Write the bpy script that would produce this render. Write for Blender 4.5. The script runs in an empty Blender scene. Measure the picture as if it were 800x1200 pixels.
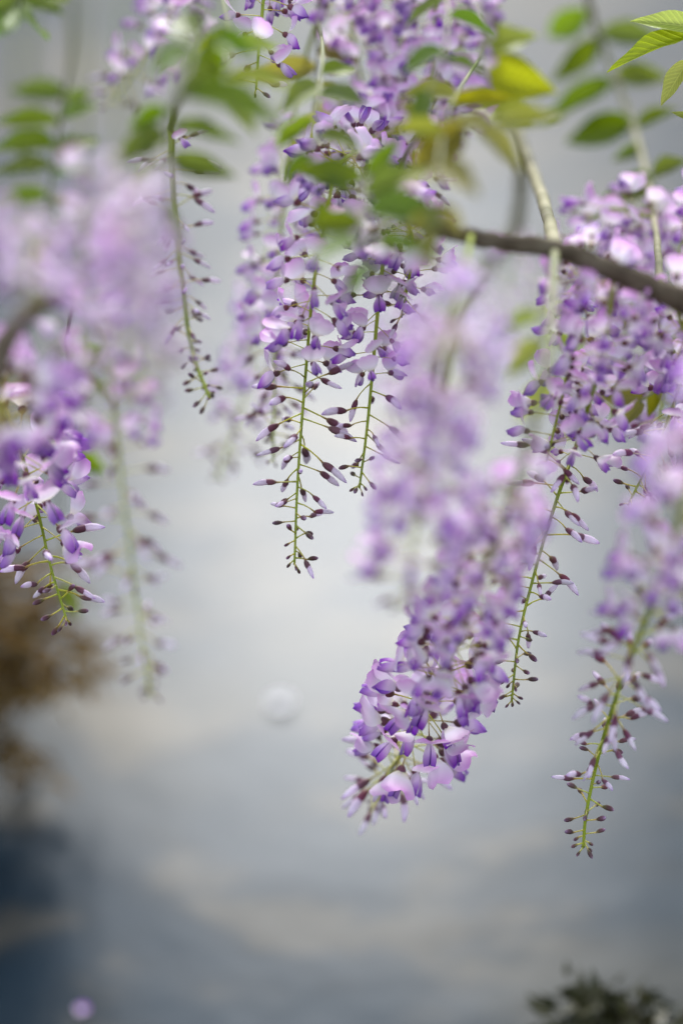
import bpy, math, random
from mathutils import Vector, Matrix, Quaternion
import numpy as np

random.seed(11)
R = math.radians
sc = bpy.context.scene

# ------------------------------------------------------------------ camera
CAM_H, PITCH, LENS, FOCUS = 1.25, 30.0, 85.0, 1.45
cd = bpy.data.cameras.new('camera'); cam = bpy.data.objects.new('camera', cd)
sc.collection.objects.link(cam); sc.camera = cam
cam.location = (0, 0, CAM_H); cam.rotation_euler = (R(90 - PITCH), 0, 0)
cd.sensor_fit = 'VERTICAL'; cd.sensor_height = 36.0; cd.sensor_width = 24.0
cd.lens = LENS; cd.clip_start = 0.02; cd.clip_end = 2000
cd.dof.use_dof = True; cd.dof.focus_distance = FOCUS; cd.dof.aperture_fstop = 1.5
cd.dof.aperture_blades = 0

# ------------------------------------------------------------------ sky and sun
SUN_EL, SUN_AZ = 33.5, 0.5
w = bpy.data.worlds.new('World'); sc.world = w; w.use_nodes = True
nt = w.node_tree; nt.nodes.clear()
def wn(t, **k):
    n = nt.nodes.new(t)
    for a, b in k.items(): setattr(n, a, b)
    return n
sky = wn('ShaderNodeTexSky', sky_type='NISHITA', sun_disc=False, sun_elevation=R(SUN_EL), sun_rotation=R(SUN_AZ),
         air_density=1.0, dust_density=1.5, ozone_density=1.0)
geo = wn('ShaderNodeTexCoord'); mp = wn('ShaderNodeMapping'); mp.inputs['Scale'].default_value = (1.6, 1.6, 3.2)
noi = wn('ShaderNodeTexNoise'); noi.inputs['Scale'].default_value = 2.2; noi.inputs['Detail'].default_value = 5
rmp = wn('ShaderNodeMapRange'); rmp.inputs[1].default_value = .38; rmp.inputs[2].default_value = .62
rmp.inputs[3].default_value = .35; rmp.inputs[4].default_value = .95
mix = wn('ShaderNodeMix', data_type='RGBA')
cloud = wn('ShaderNodeRGB'); cloud.outputs[0].default_value = (7.9, 8.5, 9.2, 1)
bg = wn('ShaderNodeBackground'); bg.inputs['Strength'].default_value = 0.06
out = wn('ShaderNodeOutputWorld')
L = nt.links.new
L(geo.outputs['Generated'], mp.inputs[0]); L(mp.outputs[0], noi.inputs['Vector']); L(noi.outputs['Fac'], rmp.inputs[0])
L(rmp.outputs[0], mix.inputs['Factor']); L(sky.outputs[0], mix.inputs['A']); L(cloud.outputs[0], mix.inputs['B'])
L(mix.outputs['Result'], bg.inputs['Color']); L(bg.outputs[0], out.inputs['Surface'])

sd = bpy.data.lights.new('sun', 'SUN'); sun = bpy.data.objects.new('sun', sd); sc.collection.objects.link(sun)
sd.energy = 1.45; sd.angle = R(12); sd.color = (1.0, .985, .96)
sun.rotation_euler = (-(math.pi/2 - R(SUN_EL)), 0, -R(SUN_AZ))

vs = sc.view_settings
vs.view_transform = 'Standard'; vs.look = 'None'; vs.gamma = 1; vs.use_curve_mapping = False; vs.exposure = 1.92
sc.render.engine = 'CYCLES'
sc.cycles.use_denoising = True
sc.cycles.max_bounces = 6; sc.cycles.transmission_bounces = 4; sc.cycles.diffuse_bounces = 4
sc.cycles.sample_clamp_indirect = 6

# ------------------------------------------------------------------ helpers
FPX = LENS / 36.0 * 1200.0
_fwd = Vector((0, math.cos(R(PITCH)), -math.sin(R(PITCH))))
_up = Vector((0, math.sin(R(PITCH)), math.cos(R(PITCH))))
_rt = Vector((1, 0, 0)); CAMP = Vector((0, 0, CAM_H))
def P(x, y, d):
    "a point of the place, from where it shows in the photograph and how far off it is"
    return CAMP + d * (_fwd + _rt * ((x - 400) / FPX) + _up * ((600 - y) / FPX))
def PX(d): return d / FPX                       # metres per photograph pixel at depth d

def link(o, parent=None):
    sc.collection.objects.link(o)
    if parent: o.parent = parent
    return o
def tag(o, label, cat, group=None):
    o['label'] = label; o['category'] = cat
    if group: o['group'] = group
    return o
def empty(name, loc):
    o = bpy.data.objects.new(name, None); o.location = loc; o.empty_display_size = .02
    return link(o)

class MB:
    "collects vertices, faces, a base-to-tip value t and a cross value u per vertex, and a material per face"
    def __init__(s): s.v, s.f, s.t, s.u, s.m = [], [], [], [], []
    def grid(s, fn, nu, nv, mat=0, closed=False):
        b = len(s.v); cols = nu if closed else nu + 1
        for j in range(nv + 1):
            for i in range(cols):
                u = i / nu; v = j / nv
                p = fn(u, v); s.v.append(tuple(p)); s.t.append(v); s.u.append(u)
        for j in range(nv):
            for i in range(nu):
                i2 = (i + 1) % cols
                s.f.append((b + j*cols + i, b + j*cols + i2, b + (j+1)*cols + i2, b + (j+1)*cols + i)); s.m.append(mat)
        return s
    def tube(s, pts, rad, n=6, mat=0):
        pts = [Vector(p) for p in pts]; N = len(pts)
        T = [(pts[min(i+1, N-1)] - pts[max(i-1, 0)]).normalized() for i in range(N)]
        a = T[0].orthogonal().normalized(); fr = []
        for i in range(N):
            a = (a - T[i] * a.dot(T[i])).normalized(); fr.append((a.copy(), T[i].cross(a)))
        rr = rad if isinstance(rad, (list, tuple)) else [rad] * N
        b = len(s.v)
        for i in range(N):
            for k in range(n):
                an = 2 * math.pi * k / n
                s.v.append(tuple(pts[i] + rr[i] * (math.cos(an) * fr[i][0] + math.sin(an) * fr[i][1])))
                s.t.append(i / (N - 1)); s.u.append(k / n)
        for i in range(N - 1):
            for k in range(n):
                k2 = (k + 1) % n
                s.f.append((b + i*n + k, b + i*n + k2, b + (i+1)*n + k2, b + (i+1)*n + k)); s.m.append(mat)
        s.f.append(tuple(b + k for k in reversed(range(n)))); s.m.append(mat)
        s.f.append(tuple(b + (N-1)*n + k for k in range(n))); s.m.append(mat)
        return s
    def add(s, o, off):
        b = len(s.v); s.v += o.v; s.t += o.t; s.u += o.u
        s.f += [tuple(i + b for i in f) for f in o.f]; s.m += [i + off for i in o.m]
        return s
    def mesh(s, name, mats, scale=1.0):
        me = bpy.data.meshes.new(name)
        me.from_pydata([(x*scale, y*scale, z*scale) for x, y, z in s.v], [], s.f); me.update()
        for mt in mats: me.materials.append(mt)
        me.polygons.foreach_set('material_index', s.m)
        me.polygons.foreach_set('use_smooth', [True] * len(s.f))
        for nm, dat in (('t', s.t), ('u', s.u)):
            at = me.attributes.new(nm, 'FLOAT', 'POINT'); at.data.foreach_set('value', dat)
        return me
    def obj(s, name, mats, parent=None, scale=1.0):
        return link(bpy.data.objects.new(name, s.mesh(name, mats, scale)), parent)

def catmull(pts, per=8):
    pts = [Vector(p) for p in pts]
    q = [pts[0]*2 - pts[1]] + pts + [pts[-1]*2 - pts[-2]]
    o = []
    for i in range(1, len(q) - 2):
        a, b, c, d = q[i-1], q[i], q[i+1], q[i+2]
        for k in range(per):
            t = k / per
            o.append(.5 * (2*b + (c - a)*t + (2*a - 5*b + 4*c - d)*t*t + (3*b - a - 3*c + d)*t**3))
    o.append(pts[-1]); return o

# ------------------------------------------------------------------ materials
class N:
    def __init__(s, name):
        s.m = bpy.data.materials.new(name); s.m.use_nodes = True; s.t = s.m.node_tree; s.t.nodes.clear()
        s.o = s.n('ShaderNodeOutputMaterial')
    def n(s, t, **k):
        x = s.t.nodes.new(t)
        for a, b in k.items(): setattr(x, a, b)
        return x
    def l(s, a, b): s.t.links.new(a, b)
    def attr(s, nm): x = s.n('ShaderNodeAttribute'); x.attribute_name = nm; return x.outputs['Fac']
    def ramp(s, fac, stops):
        r = s.n('ShaderNodeValToRGB'); e = r.color_ramp.elements
        while len(e) < len(stops): e.new(.5)
        for i, (p, c) in enumerate(stops): e[i].position = p; e[i].color = (*c, 1)
        s.l(fac, r.inputs[0]); return r.outputs[0]
    def vary(s, col, hv=.03, vv=.25, sv=.2):
        oi = s.n('ShaderNodeObjectInfo'); h = s.n('ShaderNodeHueSaturation')
        for nm, lo, hi, k in (('Hue', .5-hv, .5+hv, 1), ('Value', 1-vv, 1+vv*.6, 7.13), ('Saturation', 1-sv, 1+sv, 3.7)):
            m = s.n('ShaderNodeMath', operation='MULTIPLY'); m.inputs[1].default_value = k; s.l(oi.outputs['Random'], m.inputs[0])
            f = s.n('ShaderNodeMath', operation='FRACT'); s.l(m.outputs[0], f.inputs[0])
            r = s.n('ShaderNodeMapRange'); r.inputs[3].default_value = lo; r.inputs[4].default_value = hi
            s.l(f.outputs[0], r.inputs[0]); s.l(r.outputs[0], h.inputs[nm])
        s.l(col, h.inputs['Color']); return h.outputs[0]
    def soft(s, col, trans, rough=.55, spec=.25, bump=None):
        p = s.n('ShaderNodeBsdfPrincipled'); p.inputs['Roughness'].default_value = rough
        p.inputs['Specular IOR Level'].default_value = spec; s.l(col, p.inputs['Base Color'])
        if bump is not None: s.l(bump, p.inputs['Normal'])
        if trans > 0:
            t = s.n('ShaderNodeBsdfTranslucent'); s.l(col, t.inputs['Color'])
            if bump is not None: s.l(bump, t.inputs['Normal'])
            mx = s.n('ShaderNodeMixShader'); mx.inputs[0].default_value = trans
            s.l(p.outputs[0], mx.inputs[1]); s.l(t.outputs[0], mx.inputs[2]); s.l(mx.outputs[0], s.o.inputs['Surface'])
        else: s.l(p.outputs[0], s.o.inputs['Surface'])
        return s.m
    def noise(s, scale, detail=3, coord='Object', sc_=None):
        c = s.n('ShaderNodeTexCoord'); x = s.n('ShaderNodeTexNoise'); x.inputs['Scale'].default_value = scale
        x.inputs['Detail'].default_value = detail
        if sc_:
            m = s.n('ShaderNodeMapping'); m.inputs['Scale'].default_value = sc_
            s.l(c.outputs[coord], m.inputs[0]); s.l(m.outputs[0], x.inputs['Vector'])
        else: s.l(c.outputs[coord], x.inputs['Vector'])
        return x.outputs['Fac']
    def bump(s, h, strength, dist=.001):
        b = s.n('ShaderNodeBump'); b.inputs['Strength'].default_value = strength; b.inputs['Distance'].default_value = dist
        s.l(h, b.inputs['Height']); return b.outputs[0]

def petal_mat(name, stops, trans, vein=.05):
    n = N(name); col = n.vary(n.ramp(n.attr('t'), stops), .012, .14, .22)
    u = n.attr('u'); sn = n.n('ShaderNodeMath', operation='SINE'); mu = n.n('ShaderNodeMath', operation='MULTIPLY')
    mu.inputs[1].default_value = 70; n.l(u, mu.inputs[0]); n.l(mu.outputs[0], sn.inputs[0])
    return n.soft(col, trans, .5, .3, n.bump(sn.outputs[0], vein, .0004))

M = {}
M['banner'] = petal_mat('banner_petal', [(0, (.84, .78, .46)), (.10, (.86, .82, .70)), (.30, (.92, .86, .95)), (.75, (.82, .57, .85)), (1, (.72, .38, .75))], .40)
M['wing'] = petal_mat('wing_petal', [(0, (.80, .72, .82)), (.45, (.80, .60, .84)), (.74, (.46, .20, .64)), (1, (.19, .035, .42))], .32)
M['keel'] = petal_mat('keel_petal', [(0, (.74, .66, .74)), (.4, (.42, .22, .62)), (1, (.10, .02, .34))], .22)
M['bud'] = petal_mat('bud_petal', [(0, (.50, .30, .46)), (.3, (.80, .68, .82)), (.62, (.84, .74, .88)), (1, (.50, .28, .66))], .35)
n = N('calyx_skin'); M['calyx'] = n.soft(n.vary(n.ramp(n.attr('t'), [(0, (.20, .12, .06)), (.35, (.13, .045, .06)), (1, (.17, .055, .11))]), .02, .3, .2), .12, .6, .3)
n = N('young_bud_skin'); M['young'] = n.soft(n.vary(n.ramp(n.attr('t'), [(0, (.20, .18, .05)), (.4, (.10, .045, .045)), (.65, (.14, .06, .09)), (1, (.42, .27, .46))]), .03, .3, .2), .15, .6, .3)
n = N('pedicel_skin'); M['pedicel'] = n.soft(n.vary(n.ramp(n.attr('t'), [(0, (.56, .58, .10)), (.7, (.62, .54, .14)), (1, (.40, .24, .14))]), .02, .15, .15), .3, .5, .3)
n = N('raceme_stem_skin'); M['stem'] = n.soft(n.ramp(n.noise(60, 3), [(.3, (.20, .27, .018)), (.55, (.30, .37, .028)), (.8, (.40, .41, .06))]), .2, .45, .35, n.bump(n.noise(900, 2), .3, .0006))
n = N('upper_stem_skin'); M['oldstem'] = n.soft(n.ramp(n.noise(60, 3), [(.3, (.13, .15, .06)), (.55, (.20, .21, .09)), (.8, (.27, .24, .14))]), .08, .5, .3, n.bump(n.noise(700, 2), .3, .0006))
n = N('bark'); M['bark'] = n.soft(n.ramp(n.noise(45, 6, sc_=(1, 1, 1)), [(.3, (.035, .026, .017)), (.5, (.085, .066, .045)), (.72, (.16, .14, .10))]), 0, .85, .15, n.bump(n.noise(220, 5), .8, .002))
n = N('young_bark'); M['ybark'] = n.soft(n.ramp(n.noise(45, 5), [(.3, (.20, .19, .11)), (.55, (.30, .28, .17)), (.75, (.36, .33, .22))]), .05, .7, .2, n.bump(n.noise(300, 4), .5, .001))

def leaf_mat(name, a, b, trans):
    n = N(name); t, u = n.attr('t'), n.attr('u')
    def mth(op, x, y=None):
        m = n.n('ShaderNodeMath', operation=op)
        for i, q in enumerate((x, y)):
            if q is None: continue
            if isinstance(q, (int, float)): m.inputs[i].default_value = q
            else: n.l(q, m.inputs[i])
        return m.outputs[0]
    au = mth('ABSOLUTE', mth('SUBTRACT', u, .5))
    veins = mth('POWER', mth('ABSOLUTE', mth('SINE', mth('MULTIPLY', mth('SUBTRACT', t, mth('MULTIPLY', au, .42)), 34))), .35)
    mid = n.n('ShaderNodeMapRange'); mid.inputs[1].default_value = .0; mid.inputs[2].default_value = .05; n.l(au, mid.inputs[0])
    h = mth('MULTIPLY', veins, mid.outputs[0])
    base = n.ramp(n.noise(55, 4), [(.3, a), (.7, b)])
    mx = n.n('ShaderNodeMix', data_type='RGBA'); n.l(h, mx.inputs['Factor'])
    hs = n.n('ShaderNodeHueSaturation'); hs.inputs['Value'].default_value = 1.55; n.l(base, hs.inputs['Color'])
    n.l(hs.outputs[0], mx.inputs['A']); n.l(base, mx.inputs['B'])
    return n.soft(n.vary(mx.outputs['Result'], .02, .25, .12), trans, .42, .45, n.bump(h, .5, .0008))
M['leaf'] = leaf_mat('leaflet_green', (.085, .14, .006), (.165, .235, .010), .5)
M['leaf_young'] = leaf_mat('leaflet_young', (.30, .36, .03), (.40, .44, .05), .55)
M['leaf_olive'] = leaf_mat('leaflet_olive', (.20, .20, .018), (.28, .25, .028), .5)

# ------------------------------------------------------------------ setting: ground, pond bed, water
n = N('bank_soil')
M['soil'] = n.soft(n.ramp(n.noise(6, 8), [(.3, (.035, .030, .018)), (.5, (.06, .065, .026)), (.7, (.055, .085, .025))]), 0, .95, .1, n.bump(n.noise(30, 6), .8, .03))
def pond_edge(a):
    r = 1 + .05*math.sin(3*a + .4) + .035*math.sin(7*a + 1.1) + .018*math.sin(13*a)
    return Vector((17*math.cos(a)*r, 18.2 + 17*math.sin(a)*(1 + (r-1)*(.15 if math.sin(a) < -.8 else 1)), 0))
NA = 240
def ring(k, z, jit=0):
    c = Vector((0, 18.2, 0)); o = []
    for i in range(NA):
        p = pond_edge(2*math.pi*i/NA); dv = p - c; d = dv.normalized()
        q = p + d * k
        o.append((q.x, q.y, z + random.uniform(-jit, jit)))
    return o
gm = MB()
rings = [(-6, -.7, 0), (-1.0, -.45, .02), (-.25, -.12, .02), (0, .03, .015), (.12, .09, .02), (.5, .13, .03), (1.5, .18, .04), (6, .35, .1), (25, .6, .2), (120, 1.5, 1), (700, 6, 3)]
for k, z, j in rings: gm.v += ring(k, z, j)
for a in range(len(rings) - 1):
    for i in range(NA):
        i2 = (i + 1) % NA
        gm.f.append((a*NA + i, a*NA + i2, (a+1)*NA + i2, (a+1)*NA + i)[::-1]); gm.m.append(0)
gm.f.append(tuple(range(NA))); gm.m.append(0)
gm.t = [0.0]*len(gm.v); gm.u = gm.t
ground = gm.obj('ground', [M['soil']]); ground['kind'] = 'structure'

n = N('pond_water')
big = n.noise(1.35, 3, sc_=(1, 1.5, 1)); fine = n.noise(6.5, 4, sc_=(1, 1.6, 1))
mxx = n.n('ShaderNodeMix', data_type='RGBA'); mxx.inputs['Factor'].default_value = .5
n.l(n.ramp(big, [(.42, (.009, .018, .029)), (.52, (.019, .026, .033)), (.60, (.068, .060, .044))]), mxx.inputs['A'])
n.l(n.ramp(fine, [(.42, (.010, .022, .033)), (.53, (.019, .026, .031)), (.61, (.090, .078, .057))]), mxx.inputs['B'])
wp = n.n('ShaderNodeBsdfPrincipled'); n.l(mxx.outputs['Result'], wp.inputs['Base Color'])
wp.inputs['IOR'].default_value = 1.333; wp.inputs['Roughness'].default_value = .275; wp.inputs['Specular IOR Level'].default_value = .050; wp.inputs['Specular Tint'].default_value = (.80, .89, 1.0, 1)
n.l(n.bump(n.noise(5, 3, sc_=(1, 1.2, 1)), .16, .01), wp.inputs['Normal'])
n.l(wp.outputs[0], n.o.inputs['Surface']); M['water'] = n.m
wm = MB(); wm.v = [(x, y, 0) for x, y, _ in ring(.06, 0)]; wm.f = [tuple(range(NA))]; wm.m = [0]; wm.t = [0.0]*NA; wm.u = wm.t
water = wm.obj('pond_water', [M['water']]); water['kind'] = 'structure'

# ------------------------------------------------------------------ flower and bud pieces (millimetres, pedicel along +x, up +z)
def ped(L, droop):
    return MB().tube([(0, 0, 0), (L*.35, 0, -droop*.1), (L*.7, 0, -droop*.45), (L, 0, -droop)], [.48, .34, .34, .5], 5)
def lathe_dir(base, d, prof, n=7, flat=1.0, bend=0.0):
    base = Vector(base); d = Vector(d).normalized(); y = Vector((0, 1, 0)); z = d.cross(y) * -1
    Lm = prof[-1][0]
    def fn(u, v):
        i = v * (len(prof) - 1); k = min(int(i), len(prof) - 2); f = i - k
        l = prof[k][0]*(1-f) + prof[k+1][0]*f; r = prof[k][1]*(1-f) + prof[k+1][1]*f
        a = 2*math.pi*u; q = l / Lm
        return base + d*l + z*(bend*q*q) + y*(r*flat*math.cos(a)) + z*(r*math.sin(a))
    return MB().grid(fn, n, len(prof) - 1, closed=True)
L0, DR = 17.0, 1.5
def calyx(L=L0, droop=DR, k=1.0):
    return lathe_dir((L - .6, 0, -droop), (1, 0, -.12), [(0, .55*k), (.8*k, 1.7*k), (2.2*k, 2.5*k), (3.8*k, 2.75*k), (4.8*k, 2.3*k), (5.0*k, 1.2*k)], 8)
def banner(op):
    # op 0 = folded forward over the keel, 1 = standing up and bent back
    bx, bz = L0 + 2.6, -DR + .9
    ang0 = R(18 + 32*op); bend = R(-8 + 68*op)
    fold = 5.5*(1 - op) - 1.5*op
    pts = [(0, 0)]; a = ang0
    for j in range(8):
        a = ang0 + bend * (j/7)
        pts.append((pts[-1][0] + 2.15*math.cos(a), pts[-1][1] + 2.15*math.sin(a)))
    sx = random.uniform(.92, 1.08); tw = random.uniform(-.12, .12)
    def fn(u, v):
        i = v*8; k = min(int(i), 7); f = i - k
        x = pts[k][0]*(1-f) + pts[k+1][0]*f; z = pts[k][1]*(1-f) + pts[k+1][1]*f
        c = u*2 - 1
        wd = 9.6*sx*(math.sin(math.pi*min(1, v*.60 + .02))**.75)*(1 - .42*max(0, v-.72)/.28*max(0, v-.72)/.28)
        notch = 1.6*max(0, v-.6)/.4*(1-abs(c))**2
        an = ang0 + bend*v
        nx, nz = math.sin(an), -math.cos(an)          # towards the front
        h = fold*c*c*min(1, v*1.6) + .5*math.sin(c*5 + v*3)*v - 1.1*abs(c)**3*v
        return (bx + x + nx*h - notch*math.cos(an), c*wd + tw*z, bz + z + nz*h - notch*math.sin(an) - 1.6*c*c*v*v)
    return MB().grid(fn, 8, 7)
def wing(side, op):
    bx, bz = L0 + 3.2, -DR
    sp = .8 + 2.2*op; dn = 2.0 + 3.5*op
    def fn(u, v):
        c = u*2 - 1
        h = 3.4*math.sin(math.pi*min(1, v*.86 + .1))**.8
        return (bx + 12.5*v - .5*c*c, side*(.7 + sp*math.sin(math.pi*v*.75) + .7*(1 - c*c)*v)*(1 - .85*max(0, c)**1.5), bz - dn*v**1.2 + c*h + .9*math.sin(v*4)*v)
    return MB().grid(fn, 4, 6)
def keel(op):
    bx, bz = L0 + 3.0, -DR - .6
    dn = 3.6 + 3.5*op
    def fn(u, v):
        c = u*2 - 1
        r = 2.1*math.sin(math.pi*min(1, v*.9 + .08))**.7
        return (bx + 12.0*v, r*.85*math.sin(c*2.2), bz - dn*math.sin(v*1.9)/.95*.9 - r*math.cos(c*2.2) + 1.8*v*v*v)
    return MB().grid(fn, 6, 7)
FL = []                     # open flower variants
for op in (.05, .3, .5, .7, .85, 1.0, 1.1):
    fb = ped(L0, DR); fb2 = MB().add(ped(L0, DR), 0).add(calyx(k=.85), 1)
    b_, wl, wr, k_ = banner(op), wing(1, op), wing(-1, op), keel(op)
    whole = MB().add(fb2, 0).add(b_, 2).add(wl, 3).add(wr, 3).add(k_, 4)
    mm = .001
    FL.append(dict(core=fb2.mesh('flower', [M['pedicel'], M['calyx']], mm), banner=b_.mesh('banner', [M['banner']], mm),
                   wingl=wl.mesh('wing', [M['wing']], mm), wingr=wr.mesh('wing', [M['wing']], mm), keel=k_.mesh('keel', [M['keel']], mm),
                   whole=whole.mesh('flower', [M['pedicel'], M['calyx'], M['banner'], M['wing'], M['keel']], mm)))
BD = []                     # buds, large to tiny
def bud(L, droop, k, blen, dirz, bend, kind):
    p = ped(L, droop); d = (1, 0, dirz); mm = .001
    if kind == 'petal':
        c = lathe_dir((L - .5, 0, -droop), d, [(0, .45), (.9*k, 1.15*k), (2.6*k, 1.72*k), (4.6*k, 1.82*k), (6.0*k, 1.55*k)], 7)
        dv = Vector(d).normalized()
        b = lathe_dir(Vector((L - .5, 0, -droop)) + dv*3.6*k, d, [(0, 1.35*k), (blen*.2, 1.72*k), (blen*.45, 1.95*k), (blen*.7, 1.6*k), (blen*.9, .85*k), (blen, .12)], 7, .75, bend)
        w_ = MB().add(p, 0).add(c, 1).add(b, 2)
        return dict(core=b.mesh('bud', [M['bud']], mm), calyx=c.mesh('calyx', [M['calyx']], mm), ped=p.mesh('pedicel', [M['pedicel']], mm),
                    whole=w_.mesh('bud', [M['pedicel'], M['calyx'], M['bud']], mm))
    c = lathe_dir((L - .4, 0, -droop), d, [(0, .4), (.15*blen, .85*k), (.4*blen, 1.25*k), (.7*blen, 1.2*k), (.92*blen, .7*k), (blen, .12)], 7, .9, bend)
    w_ = MB().add(p, 0).add(c, 1)
    return dict(core=c.mesh('bud', [M['young']], mm), calyx=None, ped=p.mesh('pedicel', [M['pedicel']], mm), whole=w_.mesh('bud', [M['pedicel'], M['young']], mm))
for i in range(4): BD.append([bud(12.5, random.uniform(-1, 3), .95, 10.5, random.uniform(-.7, .15), random.uniform(.6, 2.4), 'petal') for _ in range(4)][i])
BIG = BD[:4]
MED = [bud(9.5, random.uniform(-1, 2.5), .75, 7.5, random.uniform(-.6, .5), random.uniform(.2, 1.6), 'petal') for _ in range(4)]
SML = [bud(6.5, random.uniform(-1, 1.5), 1.0, 5.2, random.uniform(-.6, .6), random.uniform(-.3, .8), 'young') for _ in range(4)]
TNY = [bud(3.0, random.uniform(-.5, .8), .62, 3.0, random.uniform(-.6, .6), 0, 'young') for _ in range(3)]

GA = math.pi * (3 - 5**.5)
def raceme(pts, opn, lab, detail=True, group=None, dens=1.0, bare=0.0, size=1.0, young=0.0, budmax=1.0, seed=0, rad=1.2, thick=False, top=1.0):
    """pts: spine from its attachment down to the tip as (x, y, depth); opn: share of the length where flowers are open;
    bare: naked share at the top; young: share at the tip that is tiny buds"""
    rnd = random.Random(seed*77 + 5)
    sp = catmull([P(*p) for p in pts], 10)
    ln = [0.0]
    for a, b in zip(sp, sp[1:]): ln.append(ln[-1] + (b - a).length)
    TL = ln[-1]
    base = sp[0]; root = empty('wisteria_raceme', base); tag(root, lab, 'wisteria raceme', group or 'hanging wisteria racemes')
    MB().tube([p - base for p in sp], [(rad*(1.25 - .75*l/TL) + .1)*.001 for l in ln], 7).obj('stem', [M['oldstem' if thick else 'stem']], root)
    def at(s):
        k = max(0, min(len(ln) - 2, int(np.searchsorted(ln, s)) - 1)); f = (s - ln[k]) / max(1e-9, ln[k+1] - ln[k])
        return sp[k].lerp(sp[k+1], f), (sp[min(k+2, len(sp)-1)] - sp[max(k-1, 0)]).normalized()
    s = TL; phi = rnd.uniform(0, 6.28)
    sopen = TL*opn; sbare = TL*bare
    first = True
    while s > sbare:
        dt = TL - s                                 # distance from the tip
        p, T = at(s)
        phi += GA + rnd.gauss(0, .25)
        a = T.orthogonal().normalized(); b = T.cross(a)
        D = (math.cos(phi)*a + math.sin(phi)*b)
        if s < sopen:
            kind = 'open'; step = .0030/dens
        else:
            q = (s - sopen) / max(1e-6, TL - sopen)      # 0 next to the open flowers, 1 at the tip
            g = q + rnd.gauss(0, .05)
            lim = 1 - budmax
            if g < .48 - lim*.6: kind = 'big'; step = .0033/dens
            elif g < .80 - lim*.4: kind = 'med'; step = .0028/dens
            elif g < .95: kind = 'sml'; step = .0025/dens
            else: kind = 'tny'; step = .0013
        # pedicel direction: outwards, a little towards the tip; local z away from the tip
        lean = rnd.gauss(.12, .22) if kind == 'open' else rnd.gauss(.1, .38)
        if kind == 'tny': lean = .5
        X = (D + T*lean).normalized()
        upv = (-T*.35 + Vector((0, 0, .8)))
        Z = (upv - X*upv.dot(X)).normalized(); Y = Z.cross(X)
        rot = Matrix((X, Y, Z)).transposed()
        roll = rnd.gauss(0, .35 if kind == 'open' else .7)
        rot = rot @ Matrix.Rotation(roll, 3, 'X')
        scl = (size if kind == 'open' else size**.4) * (top + (1 - top)*min(1, max(0, s/TL - .45)/.35)) * rnd.uniform(.86, 1.14) * (.80 if kind == 'open' else 1.2)
        m = Matrix.Translation(p - base + D*.0006) @ rot.to_4x4() @ Matrix.Scale(scl, 4)
        if kind == 'open':
            near = 1 - min(1, (sopen - s)/max(.02, TL*.25))      # younger near the buds
            i = int(rnd.triangular(0, 6.99, 6 - 4.5*near)); v = FL[min(6, max(0, i))]
            if detail:
                o = bpy.data.objects.new('flower', v['core']); link(o, root); o.matrix_local = m
                for nm, me in (('banner', v['banner']), ('wing', v['wingl']), ('wing', v['wingr']), ('keel', v['keel'])):
                    c = bpy.data.objects.new(nm, me); link(c, o)
            else:
                o = bpy.data.objects.new('flower', v['whole']); link(o, root); o.matrix_local = m
        else:
            v = rnd.choice({'big': BIG, 'med': MED, 'sml': SML, 'tny': TNY}[kind])
            if detail and kind in ('big', 'med'):
                o = bpy.data.objects.new('bud', v['core']); link(o, root); o.matrix_local = m
                link(bpy.data.objects.new('calyx', v['calyx']), o); link(bpy.data.objects.new('pedicel', v['ped']), o)
            else:
                o = bpy.data.objects.new('bud', v['whole']); link(o, root); o.matrix_local = m
        s -= step * rnd.uniform(.7, 1.3)
    return root

# ------------------------------------------------------------------ the vine: trunk and branches
vine = empty('wisteria_vine', (1.9, .75, .12))
tag(vine, 'brown woody wisteria vine whose twigs carry the hanging racemes', 'vine')
VB = Vector((1.9, .75, .12))
def branch(pts, r0, r1, mat='bark', world=False, knots=0):
    sp = catmull([Vector(p) if world else P(*p) for p in pts], 8); Nn = len(sp)
    rr = []
    for i in range(Nn):
        q = i/(Nn-1); rr.append((r0*(1-q) + r1*q)*(1 + .05*math.sin(i*.9) + random.uniform(-.05, .05)))
    j = [p - VB + Vector([random.uniform(-.12, .12)*r for _ in range(3)]) for p, r in zip(sp, rr)]
    return MB().tube(j, rr, 10).obj('branch', [M[mat]], vine)
t_ = branch([(1.9, .75, -.05), (1.82, .85, .5), (1.7, 1.0, 1.0), (1.45, 1.25, 1.35), tuple(P(1300, -220, 1.5))], .05, .022, world=True); t_.name = 'trunk'
branch([(1300, -220, 1.5), (1000, -120, 1.48), (800, -60, 1.5), (560, -90, 1.55), (380, -50, 1.5), (200, -100, 1.5), (-60, -60, 1.5)], .020, .006)
branch([(1300, -220, 1.5), (1000, -330, 1.2), (600, -290, .98), (300, -200, .92), (60, -120, .9), (-120, -60, .95)], .018, .006)
branch([(800, -60, 1.5), (600, -110, 1.8), (400, -70, 1.95), (250, -60, 2.0)], .010, .005)
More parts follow.
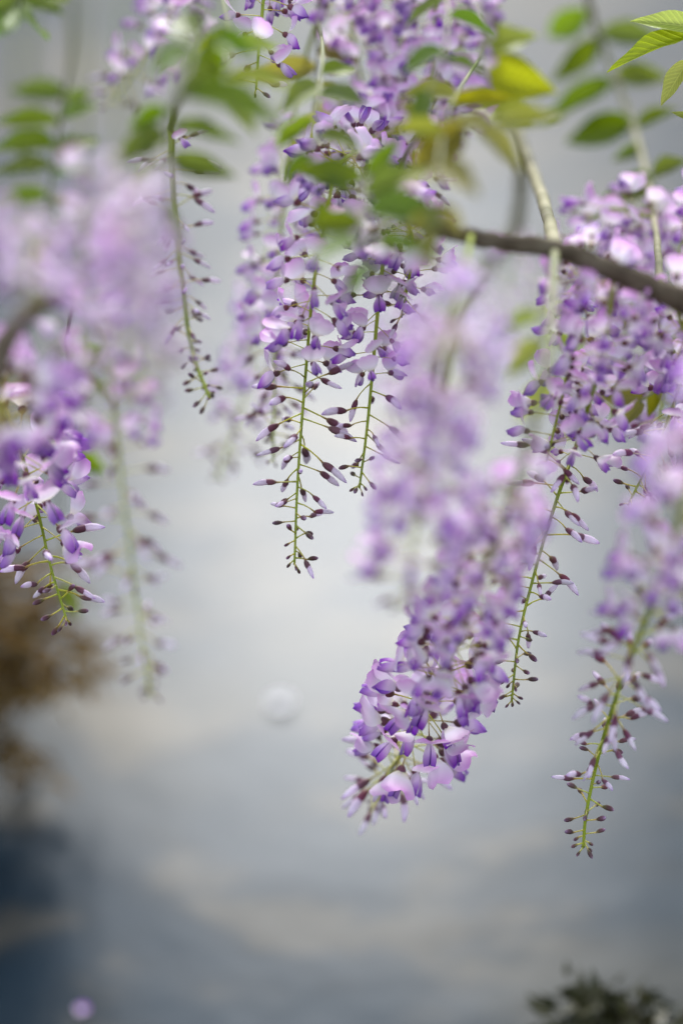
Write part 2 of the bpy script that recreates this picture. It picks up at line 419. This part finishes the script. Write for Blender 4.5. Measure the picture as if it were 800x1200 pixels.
# the dark twig that crosses from the right towards the middle
branch([(1000, -120, 1.48), (960, 180, 1.42), (870, 370, 1.345), (790, 348, 1.335), (720, 318, 1.325), (650, 292, 1.325), (585, 283, 1.325), (525, 272, 1.315), (465, 252, 1.325)], .0085, .0036)
branch([(465, 252, 1.325), (466, 200, 1.48), (474, 110, 1.70), (470, 20, 1.74), (460, -70, 1.53)], .0034, .0036)
branch([(596, 128, 1.74), (615, 180, 1.66), (636, 235, 1.52), (650, 290, 1.325)], .0036, .0040, 'ybark')
branch([(560, -90, 1.55), (580, 30, 1.70), (596, 128, 1.74)], .0045, .0036, 'ybark')
branch([(672, -80, 1.60), (694, 20, 1.78), (722, 95, 1.77), (748, 170, 1.71), (765, 250, 1.58), (775, 345, 1.335)], .0026, .0022, 'ybark')
branch([(605, 270, 1.9), (565, 320, 1.95), (528, 395, 1.98), (508, 470, 2.0)], .0055, .004, 'ybark')
branch([(596, 128, 1.74), (610, 200, 1.8), (605, 270, 1.9)], .0036, .0055, 'ybark')
branch([(-140, -60, .95), (-80, 300, 1.1), (-20, 450, 1.2), (8, 400, 1.22), (40, 362, 1.24), (85, 345, 1.25)], .008, .004)
branch([(300, -200, .92), (240, 40, .95), (215, 100, 1.15), (200, 150, 1.5)], .003, .0018, 'stem')

# ------------------------------------------------------------------ racemes
G1, G2 = 'wisteria racemes hanging in focus', 'soft wisteria racemes hanging around the sharp ones'
raceme([(470, 150, 1.60), (400, 190, 1.44), (385, 240, 1.40), (368, 330, 1.42), (358, 440, 1.45), (349, 560, 1.45), (345, 662, 1.45)], .735, 'straight raceme of pale lilac flowers ending in white tipped buds over open water', group=G1, seed=1, dens=1.0, size=1.12)
raceme([(466, 205, 1.47), (455, 260, 1.45), (444, 350, 1.45), (436, 440, 1.45), (429, 510, 1.45), (421, 572, 1.46)], .67, 'thin green raceme with few open flowers beside the straight lilac raceme', group=G1, seed=2, dens=.72, size=.95, budmax=.7)
raceme([(650, 292, 1.325), (640, 430, 1.20), (612, 545, 1.21), (578, 640, 1.27), (542, 735, 1.36), (515, 800, 1.43), (474, 875, 1.50), (440, 938, 1.56)], .88, 'fullest raceme, slanting, packed with open flowers showing deep violet keels at its end', group=G1, seed=3, dens=1.35, bare=.34, rad=2.0, thick=True, size=1.45, top=.62)
raceme([(720, 318, 1.325), (708, 400, 1.36), (682, 500, 1.42), (652, 585, 1.45), (629, 660, 1.45), (608, 745, 1.45), (599, 822, 1.45)], .50, 'slender slanting raceme of closed brown and lilac buds between two thick racemes', group=G1, seed=4, dens=.95)
raceme([(870, 370, 1.345), (850, 450, 1.22), (812, 560, 1.20), (775, 680, 1.28), (735, 780, 1.36), (705, 870, 1.43), (687, 950, 1.45), (683, 993, 1.46)], .60, 'long leaning raceme reaching lowest over the water, dark purple buds along its end', group=G1, seed=5, dens=.9, bare=.08, rad=1.7, size=1.1)
raceme([(790, 348, 1.335), (802, 420, 1.42), (775, 510, 1.44), (735, 592, 1.45)], .66, 'short raceme with a few pointed buds at its tip under the dark twig', group=G1, seed=6)
raceme([(-20, 450, 1.20), (2, 480, 1.32), (22, 520, 1.40), (45, 600, 1.44), (60, 665, 1.45), (79, 728, 1.45)], .84, 'plump pale raceme with a bare green tip above the brown shrub', group=G1, seed=7, dens=1.05, size=1.35, budmax=.6)
raceme([(200, 150, 1.50), (203, 235, 1.52), (213, 330, 1.52), (225, 410, 1.52), (246, 467, 1.50)], .02, 'bare yellow green raceme stalk with only small dark buds', group=G1, seed=8, dens=1.0, budmax=.62, size=.8, rad=1.9)
raceme([(380, -50, 1.5), (318, -20, 1.46), (306, 30, 1.45), (300, 105, 1.45)], .86, 'short raceme of sharp violet flowers above the olive leaflet', group=G1, seed=9, dens=.8)

raceme([(552, 276, 1.315), (532, 380, 1.15), (510, 480, 1.18), (490, 600, 1.21), (472, 712, 1.23)], .93, 'soft pink lilac raceme hanging beside the fullest slanting raceme', False, G2, seed=11, dens=1.35, bare=.46)
raceme([(85, 345, 1.25), (118, 400, 1.26), (132, 470, 1.27), (142, 560, 1.27), (158, 690, 1.28), (176, 814, 1.29)], .40, 'blurred raceme of sparse purple buds trailing down past the plump pale raceme', False, G2, seed=12, dens=.85, rad=.8, size=.95)
raceme([(40, -115, .9), (28, 60, .97), (30, 190, 1.06), (36, 290, 1.09), (38, 360, 1.10)], .97, 'very blurred pink raceme in front of the curved dark twig', False, G2, seed=13, bare=.84, dens=1.9, size=.82)
raceme([(150, -150, .9), (146, 60, .97), (146, 190, 1.04), (154, 300, 1.07), (156, 390, 1.09), (162, 470, 1.10)], .88, 'very blurred pink raceme hanging beside the bare yellow green stalk', False, G2, seed=14, bare=.62, dens=1.8, size=.82)
raceme([(95, -135, .9), (98, 80, 1.05), (98, 210, 1.15), (96, 330, 1.18), (92, 420, 1.2)], .95, 'blurred lilac raceme between two pinker blurred ones', False, G2, seed=15, bare=.74, dens=.4, size=.9)
raceme([(330, -60, 1.97), (328, 160, 1.85), (312, 330, 1.76), (285, 470, 1.72), (255, 560, 1.70)], .90, 'small blurred raceme hooking aside behind the straight lilac raceme', False, G2, seed=16, bare=.70, dens=.8, size=.95)
raceme([(400, -60, 1.52), (352, 90, 1.62), (338, 200, 1.60), (326, 310, 1.58), (322, 420, 1.56), (320, 540, 1.54)], .80, 'loose lilac raceme hanging close behind the straight lilac raceme', False, G2, seed=17, bare=.42, dens=.8)
raceme([(230, -90, 1.5), (215, -20, 1.6), (195, 35, 1.64), (158, 85, 1.66), (132, 120, 1.68)], .85, 'dark purple blurred raceme bending aside above the green leaflets', False, G2, seed=18, dens=.8)
raceme([(400, -60, 1.51), (412, 30, 1.6), (425, 100, 1.6), (440, 160, 1.6)], .95, 'violet raceme of the dense clump hanging next to the olive leaf', False, G2, seed=19)
raceme([(470, -72, 1.53), (470, 30, 1.58), (480, 120, 1.56), (488, 215, 1.5)], .95, 'longest violet raceme of the dense clump, its tip just above the twig end', False, G2, seed=20)
raceme([(550, -90, 1.55), (545, 10, 1.64), (535, 90, 1.64), (520, 165, 1.62)], .93, 'violet raceme of the dense clump hanging next to the pale thin shoot', False, G2, seed=21)
raceme([(505, -80, 1.54), (510, 20, 1.56), (508, 80, 1.56), (500, 140, 1.54)], .95, 'shortest violet raceme in the middle of the dense clump', False, G2, seed=22, dens=.8)
raceme([(465, 252, 1.325), (480, 268, 1.42), (483, 300, 1.44), (470, 372, 1.46)], .9, 'short pale raceme dangling from the end of the dark twig', True, G1, seed=23, dens=.8)
raceme([(763, 235, 1.60), (748, 262, 1.62), (740, 340, 1.62), (728, 430, 1.58), (712, 505, 1.54)], .95, 'lilac raceme draped across the dark twig', False, G2, seed=24, dens=.95)
raceme([(690, 305, 1.325), (676, 340, 1.40), (668, 420, 1.41), (640, 540, 1.42)], .93, 'lilac raceme hanging from the dark twig against yellow green leaflets', True, G1, seed=25, dens=.85)
raceme([(766, 255, 1.57), (712, 246, 1.58), (684, 280, 1.60), (690, 360, 1.60)], .95, 'lilac raceme arching from the leafy shoot onto the dark twig', False, G2, seed=26, dens=.8)
raceme([(960, 180, 1.42), (830, 240, 1.55), (800, 280, 1.58), (790, 400, 1.56), (770, 500, 1.52)], .95, 'lilac raceme hanging under the leafy shoot beyond the dark twig', False, G2, seed=27, bare=.3)
raceme([(560, 325, 1.95), (500, 300, 1.95), (476, 340, 1.97), (470, 400, 1.98), (462, 490, 2.0)], .92, 'faint pink raceme far behind, hanging from the pale blurred shoot', False, G2, seed=28, dens=.55, bare=.35, size=.95)
raceme([(605, 270, 1.9), (592, 330, 2.0), (578, 400, 2.0), (562, 460, 2.0)], .8, 'faint sparse raceme far behind, beside the pale blurred shoot', False, G2, seed=29, dens=.22, size=.95)

# ------------------------------------------------------------------ compound leaves
def leaflet_mesh(k, mat):
    rnd = random.Random(k)
    cv = rnd.uniform(.04, .22); wav = rnd.uniform(.01, .03); fo = rnd.uniform(.18, .42); ph = rnd.uniform(0, 6); tw = rnd.uniform(-.25, .25)
    def fn(u, v):
        c = u*2 - 1
        wd = .5*(math.sin(math.pi*v**.72)**.85)*(1 - .35*max(0, v - .6)) if 0 < v < 1 else 0
        wd = max(wd, .006)
        x = v; y = c*wd
        z = abs(c)*wd*fo - cv*v*v + wav*math.sin(v*14 + ph)*c*c
        return (x, y, z + tw*v*c*wd)
    return MB().grid(fn, 6, 12).mesh('leaflet', [M[mat]])
LM = {m: [leaflet_mesh(i*3 + 1, m) for i in range(5)] for m in ('leaf', 'leaf_young', 'leaf_olive')}
def leaf(rach, lfs, lab, mat='leaf', face=.75, wid=.34, rr=.0011, seed=0):
    """rach: stalk points (x, y, depth); lfs: leaflets as (base x, y, tip x, y[, depth shift at tip])"""
    rnd = random.Random(seed + 900)
    sp = catmull([P(*p) for p in rach], 6)
    base = sp[0]; root = empty('wisteria_leaf', base); tag(root, lab, 'leaf', 'compound wisteria leaves')
    MB().tube([p - base for p in sp], [rr*(1.2 - .6*i/len(sp)) for i in range(len(sp))], 6).obj('leaf_stalk', [M['oldstem']], root)
    # depth along the stalk by nearest stalk point
    for l in lfs:
        bx, by, tx, ty = l[:4]
        best = min(sp, key=lambda q: (q - P(bx, by, (q - CAMP).dot(_fwd))).length)
        d = (best - CAMP).dot(_fwd)
        A = best.lerp(P(bx, by, d), .8); B = P(tx, ty, d + (l[4] if len(l) > 4 else rnd.uniform(-.035, .035)))
        X = (B - A); Ln = X.length; X.normalize()
        vd = (CAMP - A).normalized()
        nrm = (vd*face + Vector((0, 0, 1))*(1 - face) + Vector([rnd.uniform(-.35, .35) for _ in range(3)]))
        Z = (nrm - X*nrm.dot(X)).normalized(); Y = Z.cross(X)
        wl = Ln*wid*rnd.uniform(.85, 1.15)
        m = Matrix.Translation(A - base) @ Matrix((X*Ln, Y*wl, Z*Ln*.8)).transposed().to_4x4()
        o = bpy.data.objects.new('leaflet', rnd.choice(LM[mat])); link(o, root); o.matrix_local = m
        MB().tube([best - base, A - base + X*.002], rr*.8, 5).obj('petiolule', [M['oldstem']], root)

leaf([(900, -60, 1.45), (850, 10, 1.45), (818, 30, 1.45), (806, 70, 1.45), (812, 150, 1.46)],
     [(822, 34, 739, 21, 0), (812, 42, 709, 76, 0), (806, 70, 773, 124, .01), (811, 140, 786, 131, 0), (822, 40, 880, 90)],
     'sharp yellow green leaf with fine veins at the edge of the leafy shoot', 'leaf_young', .55, .36, seed=1)
leaf([(694, 20, 1.78), (722, 95, 1.77), (748, 170, 1.71), (765, 235, 1.62)],
     [(688, 10, 638, 45), (700, 45, 645, 98), (722, 98, 632, 142), (746, 145, 658, 166), (764, 208, 704, 236), (700, 40, 782, 44), (722, 85, 785, 92), (746, 150, 792, 126), (756, 172, 716, 188), (766, 205, 805, 188)],
     'green leaf of paired leaflets along the upright shoot', 'leaf', .6, .42, seed=2)
leaf([(560, -88, 1.56), (566, 20, 1.66), (562, 80, 1.68), (552, 120, 1.70)],
     [(562, 85, 648, 105), (560, 60, 630, 40), (552, 120, 485, 116), (552, 122, 622, 138), (566, 30, 520, 60)],
     'blurred green leaf drooping behind the violet clump', 'leaf_young', .6, .62, seed=3)
leaf([(466, 200, 1.48), (490, 160, 1.32), (540, 150, 1.25), (600, 140, 1.2)],
     [(545, 150, 480, 196), (560, 148, 612, 200), (580, 145, 660, 135), (500, 160, 470, 120)],
     'olive leaf spreading in front of the pale thin shoot', 'leaf_olive', .6, .50, seed=4)
leaf([(466, 200, 1.48), (430, 200, 1.28), (425, 250, 1.22), (432, 300, 1.20), (440, 320, 1.20)],
     [(428, 215, 340, 195), (426, 230, 505, 195), (427, 250, 530, 250), (428, 262, 355, 262), (430, 282, 362, 308), (432, 285, 520, 300), (440, 312, 402, 350), (440, 320, 470, 350), (428, 205, 470, 160)],
     'bright green blurred leaf in front of the twig end and pale flowers', 'leaf', .45, .42, seed=5)
leaf([(215, 100, 1.15), (200, 130, 1.22), (196, 190, 1.24), (198, 280, 1.25)],
     [(205, 112, 335, 140), (200, 150, 282, 166), (197, 186, 278, 206), (200, 130, 150, 150), (198, 160, 128, 190), (197, 190, 150, 215), (198, 235, 216, 290), (210, 100, 275, 78)],
     'dark green leaf with long leaflets around the bare raceme stalk', 'leaf', .55, .36, seed=6)
leaf([(380, -50, 1.5), (372, 20, 1.58), (372, 70, 1.60), (368, 130, 1.62)],
     [(372, 78, 296, 88), (371, 100, 402, 122), (368, 130, 345, 195), (372, 60, 420, 70), (370, 120, 405, 165)],
     'olive leaf with broad leaflets under the short sharp violet raceme', 'leaf_olive', .6, .40, seed=7)
leaf([(60, -118, .9), (85, 40, 1.15), (72, 130, 1.25), (62, 200, 1.26), (52, 275, 1.27)],
     [(74, 118, 108, 108), (72, 140, 118, 120), (68, 185, 118, 156), (62, 205, 110, 200), (58, 235, 100, 240), (76, 110, 10, 105), (70, 145, -5, 140), (66, 172, -10, 170), (62, 196, -10, 202), (56, 230, -15, 238), (52, 272, 40, 310)],
     'blurred leaf of many narrow leaflets over the pink blurred flowers', 'leaf', .55, .40, seed=8)
leaf([(605, 270, 1.9), (628, 330, 1.84), (640, 400, 1.80), (650, 460, 1.78), (655, 510, 1.76)],
     [(632, 370, 590, 385), (640, 400, 585, 440), (648, 440, 604, 496), (640, 390, 690, 410), (650, 450, 700, 450), (655, 500, 690, 520), (655, 508, 640, 545), (634, 360, 676, 372)],
     'yellow green leaf glowing behind the racemes under the dark twig', 'leaf_young', .6, .42, seed=9)
leaf([(870, 370, 1.345), (820, 420, 1.48), (780, 450, 1.50), (750, 470, 1.50)],
     [(775, 450, 758, 490), (755, 468, 700, 462), (790, 445, 770, 410), (752, 470, 728, 500)],
     'small olive leaf tucked among the lilac racemes', 'leaf_olive', .6, .4, seed=10)
leaf([(85, 345, 1.25), (80, 400, 1.55), (85, 450, 1.68), (70, 530, 1.7), (76, 680, 1.75)],
     [(84, 440, 140, 470), (85, 450, 40, 445), (75, 530, 128, 555), (72, 520, 40, 550), (76, 680, 92, 728), (84, 420, 130, 405)],
     'thin green leaf hanging behind the plump pale raceme', 'leaf', .6, .40, seed=11)
leaf([(60, -118, .9), (30, -40, 1.2), (25, 0, 1.3), (20, 30, 1.3)],
     [(26, -5, -20, 20), (25, 0, 75, 15), (22, 15, 60, 45), (22, 10, -5, 40), (26, -10, 90, -10)],
     'dark leaf drooping from the overhead branch beside the dark purple raceme', 'leaf', .4, .45, seed=12)
leaf([(215, 100, 1.15), (222, 60, 1.18), (235, 40, 1.2), (250, 45, 1.22)],
     [(225, 55, 175, 90), (235, 42, 262, 100), (248, 45, 300, 60), (230, 48, 210, 10), (250, 45, 240, 120)],
     'green leaf behind the dark purple raceme', 'leaf', .6, .38, seed=13)

leaf([(372, 20, 1.58), (378, 60, 1.40), (372, 120, 1.30), (366, 180, 1.27), (372, 230, 1.25)],
     [(374, 100, 330, 128), (372, 112, 430, 120), (370, 140, 318, 172), (368, 160, 425, 176), (366, 180, 330, 215), (370, 215, 415, 225), (372, 230, 378, 282), (376, 85, 420, 78)],
     'fresh green leaf hanging in front of the loose lilac raceme', 'leaf', .5, .42, seed=14)
leaf([(580, 30, 1.70), (560, 70, 1.50), (535, 110, 1.34), (520, 150, 1.25), (512, 210, 1.20), (508, 262, 1.18)],
     [(535, 112, 470, 108), (530, 120, 600, 112), (522, 145, 590, 160), (520, 155, 455, 150), (514, 195, 560, 225), (513, 205, 468, 215), (510, 240, 545, 275), (508, 262, 500, 320), (509, 250, 476, 272)],
     'olive leaf hanging over the end of the dark twig', 'leaf_olive', .5, .40, seed=15)
leaf([(505, -80, 1.54), (520, -20, 1.36), (525, 30, 1.30), (515, 80, 1.28), (500, 110, 1.27)],
     [(522, 0, 470, 30), (524, 20, 585, 40), (520, 60, 470, 85), (518, 70, 575, 88), (502, 108, 480, 150)],
     'green leaf caught inside the dense violet clump', 'leaf', .5, .36, seed=16)
leaf([(230, -90, 1.5), (262, 0, 1.36), (270, 60, 1.28), (262, 110, 1.26)],
     [(268, 40, 225, 58), (270, 60, 330, 50), (268, 85, 215, 105), (266, 92, 345, 100), (262, 110, 300, 158)],
     'yellow green leaf beside the short sharp violet raceme', 'leaf_young', .45, .36, seed=17)

# ------------------------------------------------------------------ waterside plants, petals on the water
def shrub(name, centre, size, nst, nlf, leafmat, stemmat, lab, seed, lsize):
    rnd = random.Random(seed); root = empty(name, centre); tag(root, lab, 'shrub')
    fol = MB(); sx, sy, sz = size
    for i in range(nst):
        a = rnd.uniform(0, 6.283); q = rnd.uniform(.2, 1)**.6
        end = Vector((math.cos(a)*sx*q, math.sin(a)*sy*q, sz*(1 - .45*q*q)*rnd.uniform(.65, 1.1)))
        midp = Vector((end.x*.35, end.y*.35, end.z*.6))
        sp = catmull([(rnd.uniform(-.02, .02), rnd.uniform(-.02, .02), -.06), midp, end], 5)
        MB().tube(sp, [.0032*(1 - .7*k/len(sp)) for k in range(len(sp))], 5).obj('stem', [M[stemmat]], root)
        for j in range(nlf):
            f = rnd.uniform(.25, 1)**.7; k = min(len(sp)-2, int(f*(len(sp)-1)))
            p = sp[k].lerp(sp[k+1], f*(len(sp)-1) - k) + Vector([rnd.gauss(0, .012) for _ in range(3)])
            X = Vector((rnd.gauss(0, 1), rnd.gauss(0, 1), rnd.gauss(.1, .7))).normalized(); Y = X.orthogonal().normalized()
            Y = Quaternion(X, rnd.uniform(0, 6.28)) @ Y; Z = X.cross(Y); s = lsize*rnd.uniform(.6, 1.3)
            b = len(fol.v)
            fol.v += [tuple(p), tuple(p + X*s*.4 + Y*s*.2 + Z*s*.08), tuple(p + X*s), tuple(p + X*s*.4 - Y*s*.2 + Z*s*.08)]
            fol.t += [0, .4, 1, .4]; fol.u += [.5, 0, .5, 1]; fol.f += [(b, b+1, b+2), (b, b+2, b+3)]; fol.m += [0, 0]
    o = fol.obj('foliage', [M[leafmat]], root); o['kind'] = 'stuff'
n = N('dry_leaf'); M['dry'] = n.soft(n.ramp(n.noise(40, 4), [(.3, (.085, .045, .012)), (.5, (.15, .088, .024)), (.7, (.23, .16, .045))]), .4, .7, .2)
n = N('dark_leaf'); M['darkleaf'] = n.soft(n.ramp(n.noise(40, 4), [(.3, (.012, .018, .006)), (.7, (.05, .045, .016))]), .2, .5, .3)
base = Vector((-.72, 1.62, 0))
rnd = random.Random(8); im = MB()
def islet(u, v):
    a = 2*math.pi*u; q = v*(1 + .16*math.sin(3*a + 1) + .10*math.sin(7*a) + .05*math.sin(15*a))
    return (.20*q*math.cos(a), .24*q*math.sin(a), .05*(1 - v**1.6) - .006 + rnd.uniform(-.004, .004)*(1 - v))
im.grid(islet, 40, 10, closed=True)
n = N('wet_mud'); M['mud'] = n.soft(n.ramp(n.noise(30, 6), [(.35, (.022, .015, .007)), (.5, (.045, .030, .013)), (.65, (.08, .056, .024))]), 0, .8, .2, n.bump(n.noise(80, 5), .8, .006))
isl = im.obj('mud_islet', [M['mud']]); isl.location = base; isl['kind'] = 'structure'
root = empty('brown_shrub', base); tag(root, 'rusty brown leafy shrub arching over the pond', 'shrub')
fol = MB()
for i in range(100):
    gx, gy = rnd.gauss(12, 58), rnd.gauss(775, 76)
    if gx > 90: gy = 760 + (gy - 775)*.5
    e = P(min(gx, 140), min(max(gy, 655), 930), rnd.uniform(1.92, 2.12))
    a = base + Vector((rnd.uniform(-.05, .05), rnd.uniform(-.06, .06), -.02))
    m1 = a.lerp(e, .30) + Vector((0, 0, .22 + rnd.uniform(-.05, .05))); m2 = a.lerp(e, .72) + Vector((0, 0, .10 + rnd.uniform(-.03, .04)))
    sp = [p - base for p in catmull([a, m1, m2, e], 7)]
    MB().tube(sp, [.0042*(1 - .75*k/len(sp)) for k in range(len(sp))], 5).obj('stem', [M['bark']], root)
    for q in range(30):
        f = 1 - .55*rnd.random()**1.3; k = min(len(sp)-2, int(f*(len(sp)-1)))
        p = sp[k].lerp(sp[k+1], f*(len(sp)-1) - k) + Vector([rnd.gauss(0, .009) for _ in range(3)])
        X = Vector((rnd.gauss(.3, 1), rnd.gauss(0, 1), rnd.gauss(-.4, .7))).normalized()
        Y = Quaternion(X, rnd.uniform(0, 6.28)) @ X.orthogonal().normalized(); Z = X.cross(Y); sz = .024*rnd.uniform(.6, 1.3)
        b = len(fol.v)
        fol.v += [tuple(p), tuple(p + X*sz*.4 + Y*sz*.2 + Z*sz*.08), tuple(p + X*sz), tuple(p + X*sz*.4 - Y*sz*.2 + Z*sz*.08)]
        fol.t += [0, .4, 1, .4]; fol.u += [.5, 0, .5, 1]; fol.f += [(b, b+1, b+2), (b, b+2, b+3)]; fol.m += [0, 0]
o = fol.obj('foliage', [M['dry']], root); o['kind'] = 'stuff'
cD = P(705, 1260, 1.70); cD.z = .04
shrub('dark_shrub', cD, (.058, .04, .072), 20, 26, 'darkleaf', 'bark', 'low dark green shrub on the near bank', 4, .022)

def petal(px, py, sizes, mats, lab, rz):
    dirv = (P(px, py, 1) - CAMP); k = -CAM_H / dirv.z; p = CAMP + dirv*k
    def fn(u, v):
        c = u*2 - 1; wd = .5*math.sin(math.pi*(v*.85 + .1))**.7
        return (v - .5, c*wd, .03 + .22*c*c + .25*(v - .4)**2)
    o = MB().grid(fn, 6, 6).obj('floating_petal', [M[mats]], scale=sizes); o.location = (p.x, p.y, .0015); o.rotation_euler = (0, 0, rz)
    tag(o, lab, 'petal')
n = N('white_petal'); rg = n.n('ShaderNodeRGB'); rg.outputs[0].default_value = (.85, .82, .84, 1); M['wpetal'] = n.soft(rg.outputs[0], .2, .35, .5)
petal(329, 828, .0175, 'wpetal', 'white petal floating alone on open water', .4)
petal(97, 1186, .010, 'wing', 'purple petal floating on the dark water near the bank', 1.2)
